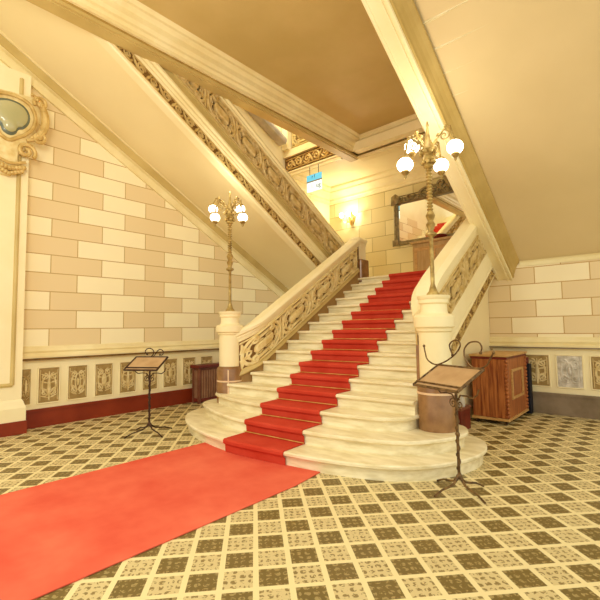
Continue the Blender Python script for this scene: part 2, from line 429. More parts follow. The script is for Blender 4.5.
def cartouche():
    o = thing('shield_cartouche', 'gilded scroll cartouche with glossy green-grey shield on the left pilaster', 'ornament', (-7.29, 1.68, 4.75))
    F = lambda s, t, d: (-7.30+d, 1.66+s, 4.70+t)
    def dome(sc, dz, d0, mat, nm):
        out = [(-.22*sc, .22*sc), (-.10*sc, .275*sc), (.05*sc, .285*sc), (.18*sc, .235*sc), (.25*sc, .12*sc), (.24*sc, -.02*sc), (.17*sc, -.13*sc), (.10*sc, -.17*sc), (.06*sc, -.25*sc), (-.02*sc, -.29*sc), (-.11*sc, -.25*sc), (-.15*sc, -.16*sc), (-.22*sc, -.10*sc), (-.27*sc, .02*sc), (-.27*sc, .13*sc)]
        mb = MB(); rings = []
        for f, d in ((1, d0), (1, d0+.02), (.92, d0+dz*.55), (.7, d0+dz*.85), (.4, d0+dz), (.05, d0+dz*1.02)):
            rings.append([F(x*f, y*f, d) for x, y in smooth_line(out+[out[0]], 4)[:-1]])
        return mb.grid_solid(rings).build(nm, mat, o, smooth=True)
    out_s = lambda P: smooth_line(P+[P[0]], 4)[:-1]
    dome(1.0, .07, .06, M['gemrim'], 'shield_rim'); dome(.80, .06, .105, M['gem'], 'shield')
    back = MB()
    back.pad(F, out_s([(-.36, .36), (.12, .42), (.33, .40), (.40, .18), (.34, -.06), (.22, -.30), (.20, -.42), (.12, -.52), (.10, -.70), (.04, -.86), (-.14, -.86), (-.24, -.7), (-.28, -.5), (-.4, -.3), (-.42, 0)]), .09)
    back.build('backing', M['giltlt'], o, smooth=True)
    sc = MB()
    rim = [(-.30, .26), (-.12, .33), (.07, .345), (.23, .28), (.31, .12), (.29, -.05), (.20, -.19), (.09, -.28), (-.02, -.35), (-.14, -.30), (-.22, -.18), (-.30, -.10), (-.34, .04), (-.33, .17)]
    sc.tube([F(x, y, .10) for x, y in smooth_line(rim+[rim[0]], 4)], .028, 8)
    sc.tube([F(x, y, .10) for x, y in arc(.12, .10, .33, .40, -PI*.42, PI*.35)], [.02+.04*math.sin(PI*i/14) for i in range(15)], 8)
    sc.tube([F(x, y, .10) for x, y in spiral(.36, -.20, .10, .015, PI*.5, -1.5)], .028, 8)
    sc.tube([F(x, y, .10) for x, y in spiral(.20, -.46, .13, .02, -PI*.2, 1.4)], .032, 8)
    sc.tube([F(x, y, .10) for x, y in spiral(-.32, -.46, .13, .02, PI*1.2, -1.4)], .032, 8)
    sc.tube([F(x, y, .10) for x, y in spiral(.38, .36, .10, .015, PI*1.2, -1.4)], .03, 8)
    for i in range(9):
        a = -PI*.35+i*PI*.09
        sc.ball(F(.13+.30*math.cos(a), .10+.37*math.sin(a), .13), .024, 8)
    sc.build('scroll_frame', M['gilt'], o, smooth=True)
    tas = MB()
    for i in range(9):
        tas.ball(F(-.19+.045*i, -.78+.02*abs(i-4)*.6, .11), .04, 10); tas.ball(F(-.17+.04*i, -.86+.018*abs(i-4), .10), .035, 10)
    tas.tube([F(-.2+.05*i, -.70+.008*abs(i-4)**1.5, .10) for i in range(9)], .025, 6)
    tas.build('leaf_tassel', M['gilt'], o, smooth=True)
cartouche()

# ------------------------------------------------------------------ main staircase
stair = thing('grand_staircase', 'wide cream marble staircase with carved balustrades rising to the landing', 'staircase', (-3.85, 3.3, 0))
baseY = {1: 3.27, 2: 3.63, 3: 3.95, 4: 4.31, 5: 4.63}
def skew(k): return .10 if k <= 6 else .10*max(0, (12-k)/6)
def yfront(k, x):
    if k in outl:
        L_ = smooth_line(outl[k])
        for p, q in zip(L_, L_[1:]):
            if p[0] <= x <= q[0] and q[0] > p[0] and min(p[1], q[1]) < 4.3: return p[1]+(q[1]-p[1])*(x-p[0])/(q[0]-p[0])
    return baseY.get(k, Y0+GO*k)+skew(k)*(x+3.81)
NL, NR = (-5.435, 4.36), (-2.09, 4.70)
outl = {
 1: [(-5.5, 5.02), (-5.95, 4.85), (-6.12, 4.40), (-5.98, 3.96), (-5.62, 3.64), (-5.0, 3.37), (-4.13, 3.23), (-3.23, 3.32), (-2.65, 3.43), (-2.05, 3.68), (-1.70, 4.12), (-1.575, 4.66), (-1.73, 5.14), (-2.1, 5.34)],
 2: [(-5.5, 4.80), (-5.80, 4.66), (-5.88, 4.36), (-5.76, 4.06), (-5.42, 3.88), (-4.9, 3.70), (-4.22, 3.60), (-3.24, 3.66), (-2.66, 3.76), (-2.16, 3.95), (-1.86, 4.32), (-1.765, 4.70), (-1.88, 5.0), (-2.1, 5.10)],
 3: [(-5.62, 4.42), (-5.66, 4.28), (-5.52, 4.13), (-5.3, 4.05), (-4.9, 3.96), (-4.22, 3.91), (-3.30, 4.0), (-2.66, 4.10), (-2.40, 4.22), (-2.27, 4.36), (-2.24, 4.55)],
}
def inset(poly, d):
    n = len(poly); out = []
    for i in range(n):
        a, c = poly[max(i-1, 0)], poly[min(i+1, n-1)]
        tx, ty = c[0]-a[0], c[1]-a[1]; L = math.hypot(tx, ty) or 1
        out.append((poly[i][0]-ty/L*d, poly[i][1]+tx/L*d))
    return out
for k in range(1, 17):
    z1 = RISE*k; z0 = RISE*(k-1)
    if k in outl: fr = smooth_line(outl[k])
    elif k == 4: fr = [(-5.28, yfront(4, -5.2)), (-2.26, yfront(4, -2.4))]
    elif k < 7: fr = [(XA, yfront(k, XA)), (-2.30, yfront(k, -2.30))]
    else: fr = [(XA, yfront(k, XA)), (XE, yfront(k, XE))]
    mb = MB()
    yb = (yfront(k+2, -3.8)+.1) if k < 16 else YR
    def closed(line):
        l = list(line)
        return l+[(l[-1][0], max(yb, l[-1][1]+.02)), (l[0][0], max(yb, l[0][1]+.02))]
    ins = inset(fr, .045)
    mb.prism(closed(ins), z0, z1-.045)
    # nosing: rounded lip
    rr = [closed(inset(fr, .012)), closed(fr), closed(fr), closed(inset(fr, .012))]
    mb.grid_solid([[(x, y, z) for x, y in r] for r, z in zip(rr, (z1-.045, z1-.034, z1-.012, z1))])
    mb.build('step', M['marble'], stair)

# --- balustrades of the main flight
def zn(y): return (y-Y0)*RISE/GO
def path_line(x, ya, yb, n, off, bend=None):
    P = []
    for i in range(n+1):
        y = ya+(yb-ya)*i/n
        P.append((x, y, zn(y)+off))
    return P
RAILP = [(-.10, -.02), (-.115, .02), (-.115, .045), (-.145, .07), (-.15, .12), (-.125, .145), (-.085, .175), (.085, .175), (.125, .145), (.15, .12), (.145, .07), (.115, .045), (.115, .02), (.10, -.02)]
def main_balustrade(xc, ya, yb, side, label):
    base = bpy.data.objects.new('balustrade', None); COL.objects.link(base); base.parent = stair
    base.matrix_parent_inverse = Matrix.Translation(-Vector(stair.location)); base['label'] = label
    n = 48
    ys = [ya+(yb-ya)*i/n for i in range(n+1)]
    hw = .09
    if side < 0:
        zz = lambda y: zn(y)+.035*(y-5.5); X = lambda y: xc-.21*max(0, 1-(y-ya)/.4)**2
        RT, RH, PT, PB = .80, .15, .605, .13
    else:
        zz = lambda y: zn(y)+.07*(y-5.95)-.16*max(0, 1-(y-ya)/.7)**2; X = lambda y: xc+.17*max(0, 1-(y-ya)/.45)**2
        RT, RH, PT, PB = .98, .235, .68, .165
    line = lambda dz=0: [(X(y), y, zz(y)+dz) for y in ys]
    rp = [(o, z*RH/.175) for o, z in RAILP]
    MB().sweep(line(RT-RH), rp).build('handrail', M['cream'], base)
    MB().sweep(line(), [(-.10, PT), (-.10, RT-RH+.01), (.10, RT-RH+.01), (.10, PT), (.085, PT-.02), (-.085, PT-.02)]).build('rail_moulding', M['trim'], base)
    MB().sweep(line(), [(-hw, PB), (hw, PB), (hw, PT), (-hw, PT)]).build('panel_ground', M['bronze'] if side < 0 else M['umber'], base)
    F = lambda s, t, d: (X(s)+hw+d, s, zz(s)+t)
    G = lambda s, t, d: (X(s)-hw-d, s, zz(s)+t)
    for Q in (F, G):
        strapwork(MB(), Q, ya+.03, yb-.12, PB+.01, PT-.01, .82, .05 if side < 0 else .03).build('carved_strapwork', M['giltlt'] if side < 0 else M['gilt2'], base, smooth=True)
    if side < 0:                                            # brown string on the stair side
        MB().sweep(line(), [(-.14, .04), (.12, .04), (.14, .06), (.12, .11), (.092, PB+.01), (-.14, PB+.01)]).build('ledge', M['olive'], base)
        MB().sweep(line(), [(-.12, -.7), (.10, -.7), (.10, .045), (-.12, .045)]).build('string', M['skirt'], base)
    else:
        MB().sweep(line(), [(-.10, -.20), (hw+.0, -.20), (hw+.02, -.18), (hw+.02, .12), (hw+.01, .16), (-.10, .16)]).build('string', M['cream'], base)
        MB().sweep(line(), [(-.10, -.50), (hw-.02, -.50), (hw-.0, -.49), (hw-.0, -.475), (hw-.02, -.47), (hw-.02, -.28), (hw-.0, -.275), (hw+.02, -.25), (hw+.02, -.225), (hw, -.205), (-.10, -.205)]).build('moulding', M['cream'], base)
        MB().sweep(line(), [(hw-.03, -.47), (hw-.016, -.47), (hw-.016, -.28), (hw-.03, -.28)]).build('frieze_ground', M['bronze'], base)
        wave_scroll(MB(), lambda s, t, d: (X(s)+hw-.016+d, s, zz(s)+t), ya+.35, yb, -.465, -.285, .30, .018).build('frieze_scroll', M['gilt'], base, smooth=True)
        MB().box(-2.31, -2.14, 4.66, 5.15, .30, 1.28).build('plinth', M['brown'], base)
        sw = MB(); pts = [(y, max(zz(y)-.49, .33)) for y in ys]
        rings = [[(xc+s_, y, z) for (y, z) in ([(ya+.15, 0)]+[(y, z) for y, z in pts if y > ya+.15]+[(yb, 0)])] for s_ in (-.16, -.10)]
        sw.grid_solid(rings).build('spandrel_wall', M['plaster'], base)
    return base
main_balustrade(-5.20, 4.38, 7.72, -1, 'carved left balustrade with brown string')
main_balustrade(-2.44, 4.86, 8.11, 1, 'carved right balustrade with plain outer band and scroll frieze')

# --- newel posts
def newel(cx, cy, zs, label, prof, base_r, jb, jx):
    o = bpy.data.objects.new('newel_post', None); COL.objects.link(o); o.parent = stair
    o.matrix_parent_inverse = Matrix.Translation(-Vector(stair.location)); o['label'] = label
    MB().lathe(cx, cy, prof, 56).build('shaft', M['cream'], o, smooth=True)
    z0, z1 = zs
    bs = MB().lathe(cx, cy, [(base_r, z0), (base_r, z1-.05), (base_r-.01, z1-.03), (base_r-.03, z1)], 56)
    bs.build('base', M['brown'], o, smooth=True)
    j = MB(); j.lathe(cx, cy, [(base_r+.001, jb-.012), (base_r+.0035, jb-.012), (base_r+.0035, jb+.012), (base_r+.001, jb+.012)], 56)
    j.build('joint', M['grout'], o)
    if jx is not None:
        r = base_r; v = MB()
        a = jx; w = .05
        v.grid_solid([[(cx+(r+q)*math.cos(a+e), cy+(r+q)*math.sin(a+e), z) for q, e in ((-.005, -w), (.0035, -w), (.0035, w), (-.005, w))] for z in (z0, z1-.05)])
        v.build('joint', M['grout'], o)
    return o
newel(*NL, (.322, .90), 'left newel post on a brown marble base', [(.17, .88), (.175, .9), (.175, 1.40), (.195, 1.415), (.20, 1.44), (.225, 1.455), (.228, 1.545), (.20, 1.565), (.165, 1.575), (.15, 1.60), (.15, 1.685), (.17, 1.70), (.17, 1.735), (.185, 1.75), (.188, 1.782), (.10, 1.79)], .212, .67, -PI*.26)
newel(*NR, (.322, .90), 'right newel post on a brown marble base', [(.175, .88), (.18, .9), (.18, 1.43), (.20, 1.445), (.205, 1.475), (.23, 1.495), (.234, 1.61), (.205, 1.635), (.165, 1.645), (.152, 1.67), (.15, 1.755), (.17, 1.77), (.17, 1.81), (.185, 1.825), (.19, 1.855), (.10, 1.865)], .215, .74, None)
# upper pier at the landing, left
up = bpy.data.objects.new('landing_pier', None); COL.objects.link(up); up.parent = stair; up.matrix_parent_inverse = Matrix.Translation(-Vector(stair.location))
MB().box(-5.33, -5.02, 7.66, 7.98, ZL-.1, 3.0).build('base', M['brown'], up, bevel=.03)
MB().box(-5.29, -5.08, 7.70, 7.94, 3.0, 3.32).build('shaft', M['cream'], up)
MB().sweep([(-5.2, 7.6, 3.3), (-5.2, 7.75, 3.34), (-5.2, 8.0, 3.34)], [(a*.9, z*.9) for a, z in RAILP]).build('cap', M['cream'], up, smooth=True)

# landing
struct('floor_landing', MB().box(XL, .6, YR, YB, ZL-.25, ZL), M['marble']) if False else None
lan = MB().box(XL, .6, YR+.01, YB, ZL-.16, ZL).build('landing', M['marble'], stair)
MB().box(XA, XE, 7.98, YR+.02, ZL-.16, ZL).build('landing', M['marble'], stair)

# --- stair carpet
run = thing('stair_runner', 'bright red carpet runner laid up the middle of the marble staircase', 'carpet', (-3.8, 3.3, 0))
prof = []
def runx(k): 
    t = min(1, (k-1)/5); return (-4.15-.18*t, -3.23-.10*t)
rings_o = []; TH = .014
def pushp(k, y_off, z, extra): rings_o.append((k, y_off, z, extra))
for k in range(1, 17):
    z0, z1 = RISE*(k-1), RISE*k
    pushp(k, .022, z0+TH, 1); pushp(k, .016, z1-.06, 1); pushp(k, -.014, z1-.036, 1); pushp(k, -.016, z1-.004, 1); pushp(k, .0, z1+TH, 1)
pushp(16, 1.6, ZL+TH, 1)
rings = []
for k, yo, z, e in rings_o:
    xl, xr = runx(k)
    row = []
    for j in range(5):
        x = xl+(xr-xl)*j/4; row.append((x, yfront(k, x)+yo, z))
    top = row
    bot = [(x, y+TH*.8 if yo < .5 else y, z-TH*.8) for x, y, z in row]
    rings.append(top+bot[::-1])
MB().grid_solid(rings).build('runner', M['carpet'], run)
for k in range(2, 16):
    xl, xr = runx(k); 
    MB().tube([(xl-.02, yfront(k, xl)-.006, RISE*(k-1)+.024), (xr+.02, yfront(k, xr)-.006, RISE*(k-1)+.024)], .006, 6).build('stair_rod', M['brass'], run)

# --- floor carpet
fc = MB()
fc.grid_solid([[(-4.70, 3.345, z), (-2.82, 3.50, z), (-2.76, 3.0, z), (-2.74, -3.5, z), (-4.66, -3.5, z)] for z in (.001, .012)])
tag(fc.build('red_carpet', M['mat'], bevel=.004), 'wide red carpet lying on the tiled floor before the stairs', 'carpet')

# ------------------------------------------------------------------ return flights
def L_left(y): return 2.94+.612*(6.73-y)
def zwl(y): return 2.67+.557*(7.65-y)
YTOP = 0.9
rf = thing('upper_stair_flight', 'left upper flight with carved frieze and balustrade climbing along the block wall', 'staircase', (-6.6, 8.0, ZL))
XF = -5.70
yy = [7.92-(7.92-YTOP)*i/30 for i in range(31)]
MB().grid_solid([[(XL, y, zwl(y)), (XL+.9, y, zwl(y)*.5+(L_left(y)+.06)*.5), (XF-.14, y, L_left(y)+.06), (XF-.14, y, L_left(y)+.16), (XL, y, zwl(y)+.1)] for y in yy]).build('soffit', M['plaster'], rf)
def swp(prof, nm, mat, x=XF, L=L_left, par=rf, ya=7.92, yb=YTOP, sm=False):
    return MB().grid_solid([[(x+o, y, L(y)+dz) for o, dz in prof] for y in [ya-(ya-yb)*i/30 for i in range(31)]]).build(nm, mat, par, smooth=sm)
swp([(-.16, -.04), (-.02, -.04), (0, -.02), (0, .02), (-.16, .10)], 'string_underside', M['cream'])
swp([(-.14, .0), (-.015, .0), (-.015, .22), (-.14, .22)], 'frieze_ground', M['bronze'])
wave_scroll(MB(), lambda s, t, d: (XF-.015+d, -s, L_left(-s)+t), -7.9, -YTOP, .02, .20, .21, .03).build('frieze_scroll', M['gilt'], rf, smooth=True)
swp([(-.14, .20), (.01, .20), (.03, .23), (.03, .26), (.055, .29), (.055, .33), (.08, .36), (.08, .40), (.02, .42), (-.14, .42)], 'moulding', M['trim'])
swp([(-.14, .42), (.02, .42), (.02, .57), (.05, .58), (.05, .60), (-.14, .60)], 'plain_band', M['olive'])
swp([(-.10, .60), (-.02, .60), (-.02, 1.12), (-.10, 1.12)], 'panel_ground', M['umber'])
strapwork(MB(), lambda s, t, d: (XF-.02+d, -s, L_left(-s)+t), -7.85, -YTOP, 0.615, 1.10, .62, .075, .043).build('carved_strapwork', M['gilt2'], rf, smooth=True)
strapwork(MB(), lambda s, t, d: (XF-.10-d, -s, L_left(-s)+t), -7.85, -YTOP, 0.615, 1.10, .62, .075, .043).build('carved_strapwork', M['gilt2'], rf, smooth=True)
swp([(-.16, 1.13), (-.16, 1.25), (-.12, 1.32), (.0, 1.32), (.05, 1.28), (.07, 1.22), (.04, 1.18), (.055, 1.14), (.03, 1.10), (-.12, 1.10)], 'handrail', M['trim'])
MB().ball((XF-.02, 7.98, L_left(7.98)+1.2), .06).build('rail_end', M['trim'], rf, smooth=True)
for k in range(20):
    z1 = ZL+RISE*(k+1); y1 = 8.05-GO*k
    MB().box(XL+.02, XF-.16, y1-GO-.02, y1, z1-RISE, z1).build('step', M['marble'], rf)
crp = MB()
cl = []
for k in range(20):
    z1 = ZL+RISE*(k+1); y1 = 8.05-GO*k
    cl += [(y1+.015, z1-RISE), (y1+.015, z1+.012)]
crp.grid_solid([[(-7.2, y, z), (-6.2, y, z), (-6.2, y-.012, z-.012), (-7.2, y-.012, z-.012)] for y, z in cl]).build('runner', M['carpet'], rf)
# slanting wall moulding where this flight meets the left wall
struct('trim_7', MB().grid_solid([[(XL+o, y, zwl(y)+dz) for o, dz in ((0, -.37), (.05, -.37), (.055, -.24), (.03, -.23), (.03, -.205), (.09, -.19), (.10, -.03), (.13, -.02), (.13, .02), (0, .02))] for y in (8.0, YTOP)]), M['trim'])
struct('trim_8', MB().grid_solid([[(XL+o, y, zwl(y)+dz) for o, dz in ((.08, -.185), (.108, -.18), (.115, -.03), (.08, -.03))] for y in (8.0, YTOP)]), M['olive'])

# right return flight
rr_ = thing('upper_stair_flight', 'right upper flight seen from below as a broad slanting soffit with heavy beam', 'staircase', (-1.0, 8.0, ZL))
def L_r(y): return 2.31+.635*(8.12-y)
ya_, yb_ = YR, -.6
swr = lambda prof, nm, mat, x=-2.38, sm=False: swp(prof, nm, mat, x, L_r, rr_, ya_-.005, yb_, sm)
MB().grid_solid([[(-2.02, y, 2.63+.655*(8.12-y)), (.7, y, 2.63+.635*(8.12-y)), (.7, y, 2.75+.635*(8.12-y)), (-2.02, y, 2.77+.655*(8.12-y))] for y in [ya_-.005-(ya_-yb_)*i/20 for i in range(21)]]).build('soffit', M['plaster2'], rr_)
swr([(0, .02), (.015, 0), (.05, 0), (.055, .012), (.10, .012), (.175, .012), (.18, -.012), (.21, -.015), (.215, .008), (.24, .012), (.245, -.01), (.27, -.008), (.275, .05), (.275, .30), (0, .50)], 'beam', M['cream'])
swr([(.27, .03), (.295, .04), (.30, .10), (.315, .14), (.33, .20), (.36, .26), (.40, .31), (.40, .36), (.27, .36)], 'beam_moulding', M['trimdk'])
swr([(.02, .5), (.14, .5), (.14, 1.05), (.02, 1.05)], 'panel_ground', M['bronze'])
strapwork(MB(), lambda s, t, d: (-2.36-d, -s, L_r(-s)+t), -8.05, -3.6, .55, 1.02, .78, .05).build('carved_strapwork', M['gilt'], rr_, smooth=True)
strapwork(MB(), lambda s, t, d: (-2.24+d, -s, L_r(-s)+t), -8.05, -3.6, .55, 1.02, .78, .05).build('carved_strapwork', M['gilt'], rr_, smooth=True)
swr([(-.04, 1.05), (-.04, 1.17), (.02, 1.24), (.14, 1.24), (.20, 1.17), (.20, 1.05)], 'handrail', M['trim'])
for k in range(20):
    z1 = ZL+.30+.175*(k+1); y1 = 8.05-GO*k
    MB().box(-2.22, .7, y1-GO-.02, y1, z1-.175+.04, z1+.04).build('step', M['marble'], rr_)
cl = []
for k in range(20):
    z1 = ZL+.34+.175*(k+1); y1 = 8.05-GO*k
    cl += [(y1+.015, z1-.175), (y1+.015, z1+.012)]
MB().grid_solid([[(-1.9, y, z), (-.6, y, z), (-.6, y-.012, z-.012), (-1.9, y-.012, z-.012)] for y, z in cl]).build('runner', M['carpet'], rr_)
# moulding along the top of the right wall
struct('trim_9', rail_prof_y(YR, -1.98, 4, [(0, 2.54), (.015, 2.54), (.02, 2.60), (.04, 2.63), (0, 2.64)]), M['trim'])

# ------------------------------------------------------------------ ceilings
ZC = 5.62
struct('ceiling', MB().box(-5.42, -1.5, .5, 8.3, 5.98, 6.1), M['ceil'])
def mould_frame(mb, x0, y0, x1, y1, prof):                  # square-mitred moulding round a coffer (inside)
    rings = []
    for o, z in prof:
        rings.append([(x0+o, y0+o, z), (x1-o, y0+o, z), (x1-o, y1-o, z), (x0+o, y1-o, z)])
    n = len(rings); vs = [p for r in rings for p in r]; fs = []
    for i in range(n):
        for j in range(4):
            fs.append((i*4+j, i*4+(j+1) % 4, ((i+1) % n)*4+(j+1) % 4, ((i+1) % n)*4+j))
    return mb.add(vs, fs)
struct('trim_10', mould_frame(MB(), -5.44, .5, -1.5, 8.25, [(0, 5.62), (.05, 5.62), (.05, 5.67), (.08, 5.70), (.08, 5.74), (.12, 5.78), (.13, 5.86), (.19, 5.90), (.19, 5.94), (.25, 5.99), (0, 5.99)]), M['trim'])
# beams
struct('trim_16', MB().box(-5.452, -5.43, .5, 8.24, 5.595, 5.64).box(-5.43, -1.5, 8.24, 8.262, 5.595, 5.64), M['bronzemid'])
struct('trim_17', MB().box(-5.705, -5.69, .5, 8.3, 5.58, 5.60), M['bronzemid'])
struct('trim_11', MB().box(-5.70, -5.44, .5, 8.30, ZC-.07, 6.1).box(-5.66, -5.48, .5, 8.30, ZC-.085, ZC-.07), M['olive'])
struct('trim_12', MB().box(-5.44, -1.5, 8.25, 8.55, ZC-.06, 6.1).box(-5.44, -1.5, 8.30, 8.50, ZC-.075, ZC-.06), M['trim'])
# landing ceiling
struct('ceiling_landing', MB().box(XL, .7, 7.98, YB, ZC, ZC+.2), M['cream'])
struct('trim_13', MB().box(XL, -5.70, 7.92, 8.0, ZC-.10, ZC+.02).box(XL, -5.7, 7.9, 8.02, ZC-.02, ZC+.02), M['trim'])
struct('trim_14', rail_prof_y(YB, XL, .7, [(0, 5.18), (.03, 5.18), (.04, 5.24), (.06, 5.26), (.06, 5.32), (.10, 5.38), (.20, 5.46), (.20, 5.50), (.28, 5.56), (.28, 5.62), (0, 5.62)]), M['trim'])
struct('trim_15', rail_prof_x(XL, 8.0, YB, [(0, 5.18), (.03, 5.18), (.04, 5.24), (.06, 5.26), (.06, 5.32), (.10, 5.38), (.20, 5.46), (.20, 5.50), (.28, 5.56), (.28, 5.62), (0, 5.62)]), M['trim'])
# upper landing edge: frieze, balustrade
ub = thing('upper_balustrade', 'carved gallery balustrade with dark scroll frieze high above the left flight', 'balustrade', (-6.6, 7.95, 5.64))
MB().box(XL, -5.7, 7.93, 8.1, 5.64, 6.12).build('frieze_ground', M['bronze'], ub)
wave_scroll(MB(), lambda s, t, d: (s, 7.93-d, t), -7.5, -5.7, 5.68, 5.98, .32, .035).build('frieze_scroll', M['gilt'], ub, smooth=True)
MB().box(XL, -5.7, 7.85, 8.1, 6.02, 6.10).box(XL, -5.7, 7.88, 8.1, 6.10, 6.22).build('ledge', M['trim'], ub)
MB().box(XL, -5.7, 7.97, 8.08, 6.22, 6.85).build('panel_ground', M['bronze'], ub)
strapwork(MB(), lambda s, t, d: (s, 7.97-d, t), -7.3, -5.7, 6.28, 6.80, .8, .05).build('carved_strapwork', M['olive'], ub, smooth=True)
MB().box(XL, -5.7, 7.85, 8.12, 6.85, 7.0).build('handrail', M['trim'], ub)
MB().box(XL+.02, -7.32, 7.8, 7.96, 6.22, 6.9).build('post', M['cream'], ub)
# next flight's rail on the left wall
nr = MB().grid_solid([[(-7.38+o, y, 6.42+.45*(7.45-y)+dz) for o, dz in ((-.14, 0), (.10, 0), (.14, .06), (.14, .12), (.08, .16), (-.14, .16))] for y in (7.7, 4.0)])
tag(nr.build('wall_handrail', M['white'], smooth=False), 'pale grey upper handrail glimpsed through the gap beneath the ceiling beam', 'handrail')
struct('wall_upper', MB().box(XL, .7, 9.85, 10.05, 5.72, 9.0), M['cream'])
struct('ceiling_upper', MB().box(XL-.2, -5.4, .5, 10, 9.0, 9.2), M['cream'])

# hanging sign
sg = thing('direction_sign', 'small blue and white hanging sign below the gallery edge', 'sign', (-6.1, 7.86, 5.3))
SX0, SX1 = -6.72, -6.24
MB().box(SX0, SX1, 7.855, 7.87, 5.17, 5.33).build('blue_panel', M['signblue'], sg)
MB().box(SX0, SX1, 7.855, 7.87, 4.90, 5.14).build('white_panel', M['signwhite'], sg)
MB().box(SX0, SX1, 7.850, 7.872, 5.14, 5.17).build('bar', M['greybase'], sg)
def text(body, size, loc, rot, mat, parent, name):
    cu = bpy.data.curves.new(name, 'FONT'); cu.body = body; cu.size = size; cu.extrude = .002; cu.align_x = 'CENTER'; cu.align_y = 'CENTER'
    t = bpy.data.objects.new(name, cu); COL.objects.link(t)
    bpy.context.view_layer.update()
    me = bpy.data.meshes.new_from_object(t.evaluated_get(bpy.context.evaluated_depsgraph_get()))
    bpy.data.objects.remove(t); bpy.data.curves.remove(cu)
    me.materials.clear(); me.materials.append(mat)
    o = bpy.data.objects.new(name, me); COL.objects.link(o)
    o.location = loc; o.rotation_euler = rot; o.parent = parent; o.matrix_parent_inverse = Matrix.Translation(-parent_world(parent))
    return o
text('- 1. ug', .17, (-6.48, 7.852, 5.03), (PI/2, 0, 0), M['signtext'], sg, 'lettering')
text('r f', .12, (-6.5, 7.852, 5.27), (PI/2, 0, 0), M['signtext'], sg, 'lettering')
hg = MB(); hg.tube([(SX0+.1, 7.862, 5.33), (SX0+.1, 7.862, 5.54)], .008, 6); hg.tube([(SX1-.1, 7.862, 5.33), (SX1-.1, 7.862, 5.54)], .008, 6); hg.build('hanger', M['iron'], sg)

# ------------------------------------------------------------------ back wall of the landing
mi = thing('wall_mirror', 'wide mirror in a carved dark bronze frame on the landing wall', 'mirror', (-3.8, 9.83, 3.7))
MX0, MX1, MZ0, MZ1 = -5.28, -2.34, 3.70, 4.74
MB().box(MX0, MX1, YB-.03, YB-.005, MZ0, MZ1).build('glass', M['mirror'], mi)
fr = MB(); 
for (x0, x1, z0, z1) in ((MX0-.08, MX1+.08, MZ0-.08, MZ0+.02), (MX0-.08, MX1+.08, MZ1-.02, MZ1+.12), (MX0-.08, MX0+.03, MZ0+.021, MZ1-.021), (MX1-.03, MX1+.08, MZ0+.021, MZ1-.021)):
    fr.box(x0, x1, YB-.09, YB, z0, z1)
fr.build('frame', M['frame'], mi, bevel=.02)
cv = MB(); Ff = lambda s, t, d: (s, YB-.09-d, t)
wave_scroll(cv, Ff, MX0, MX1, MZ1-.02, MZ1+.16, .26, .04)
for sx in (MX0-.03, MX1+.03):
    cv.strip(Ff, [(sx, MZ0+.1+i*.1) for i in range(10)], .025, .03)
    cv.pad(Ff, [(sx-.10, MZ1-.05), (sx+.1, MZ1-.03), (sx+.16, MZ1+.14), (sx+.04, MZ1+.24), (sx-.08, MZ1+.18)], .05)
    cv.pad(Ff, [(sx-.08, MZ0-.1), (sx+.1, MZ0-.08), (sx+.08, MZ0+.06), (sx-.08, MZ0+.06)], .04)
cx = (MX0+MX1)/2
for sg_ in (-1, 1):
    cv.strip(Ff, spiral(cx+sg_*.22, MZ1+.24, .17, .03, PI/2, sg_*1.4), .03, .05)
    cv.strip(Ff, arc(cx+sg_*.5, MZ1+.10, .3, .14, 0, PI), .03, .05)
    cv.strip(Ff, [(cx, MZ1+.1), (cx+sg_*.1, MZ1+.3), (cx+sg_*.02, MZ1+.44)], [.03, .06, .02], .06)
cv.build('crest', M['frame'], mi, smooth=True)

cab = thing('console_cabinet', 'tan panelled wooden console under the mirror on the landing', 'cabinet', (-3.8, 9.65, ZL))
MB().box(-4.70, -2.8, 9.48, YB, ZL, 3.52).build('body', M['tan'], cab)
MB().box(-4.76, -2.74, 9.43, YB, 3.52, 3.58).build('top', M['tan'], cab, bevel=.01)
for x in (-4.64, -4.17, -3.70, -3.23):
    d = MB().box(x, x+.44, 9.465, 9.48, ZL+.12, 3.42)
    e = d.build('door', M['tan'], cab)
    f2 = MB()
    for a in ((x, x+.06, ZL+.201, 3.339), (x+.38, x+.44, ZL+.201, 3.339), (x, x+.44, ZL+.12, ZL+.2), (x, x+.44, 3.34, 3.42)): f2.box(a[0], a[1], 9.45, 9.466, a[2], a[3])
    f2.build('door_frame', M['woodlt'], e)
ob = MB().lathe_at((-4.04, 9.6, 3.58), [(.10, 0), (.14, .03), (.17, .08), (.15, .10), (.02, .10)], 20)
tag(ob.build('ornament_bowl', M['wooddk'], smooth=True), 'small dark red bowl standing on the landing console', 'bowl')

sc = thing('wall_sconce', 'lit brass wall sconce with three bright bulbs beside the landing mirror', 'wall light', (-6.72, YB, 4.65))
MB().lathe_at((-6.72, YB-.05, 4.62), [(.02, -.2), (.06, -.12), (.09, 0), (.06, .12), (.02, .18)], 16).build('back_plate', M['brass'], sc, smooth=True)
for dx in (-.24, 0, .22):
    a = MB().tube([(-6.72+dx*t, YB-.08-.16*math.sin(PI*t/1.2), 4.55-.10*math.sin(PI*t)+.12*t*t) for t in [i/10 for i in range(11)]], .015, 6)
    a.tube([(-6.72+dx, YB-.20, 4.56), (-6.72+dx, YB-.20, 4.64)], .02, 8)
    a.build('arm', M['brass'], sc, smooth=True)
    MB().ball((-6.72+dx, YB-.20, 4.72), .06, 16, 1.2).build('bulb', M['bulb'], sc, smooth=True)

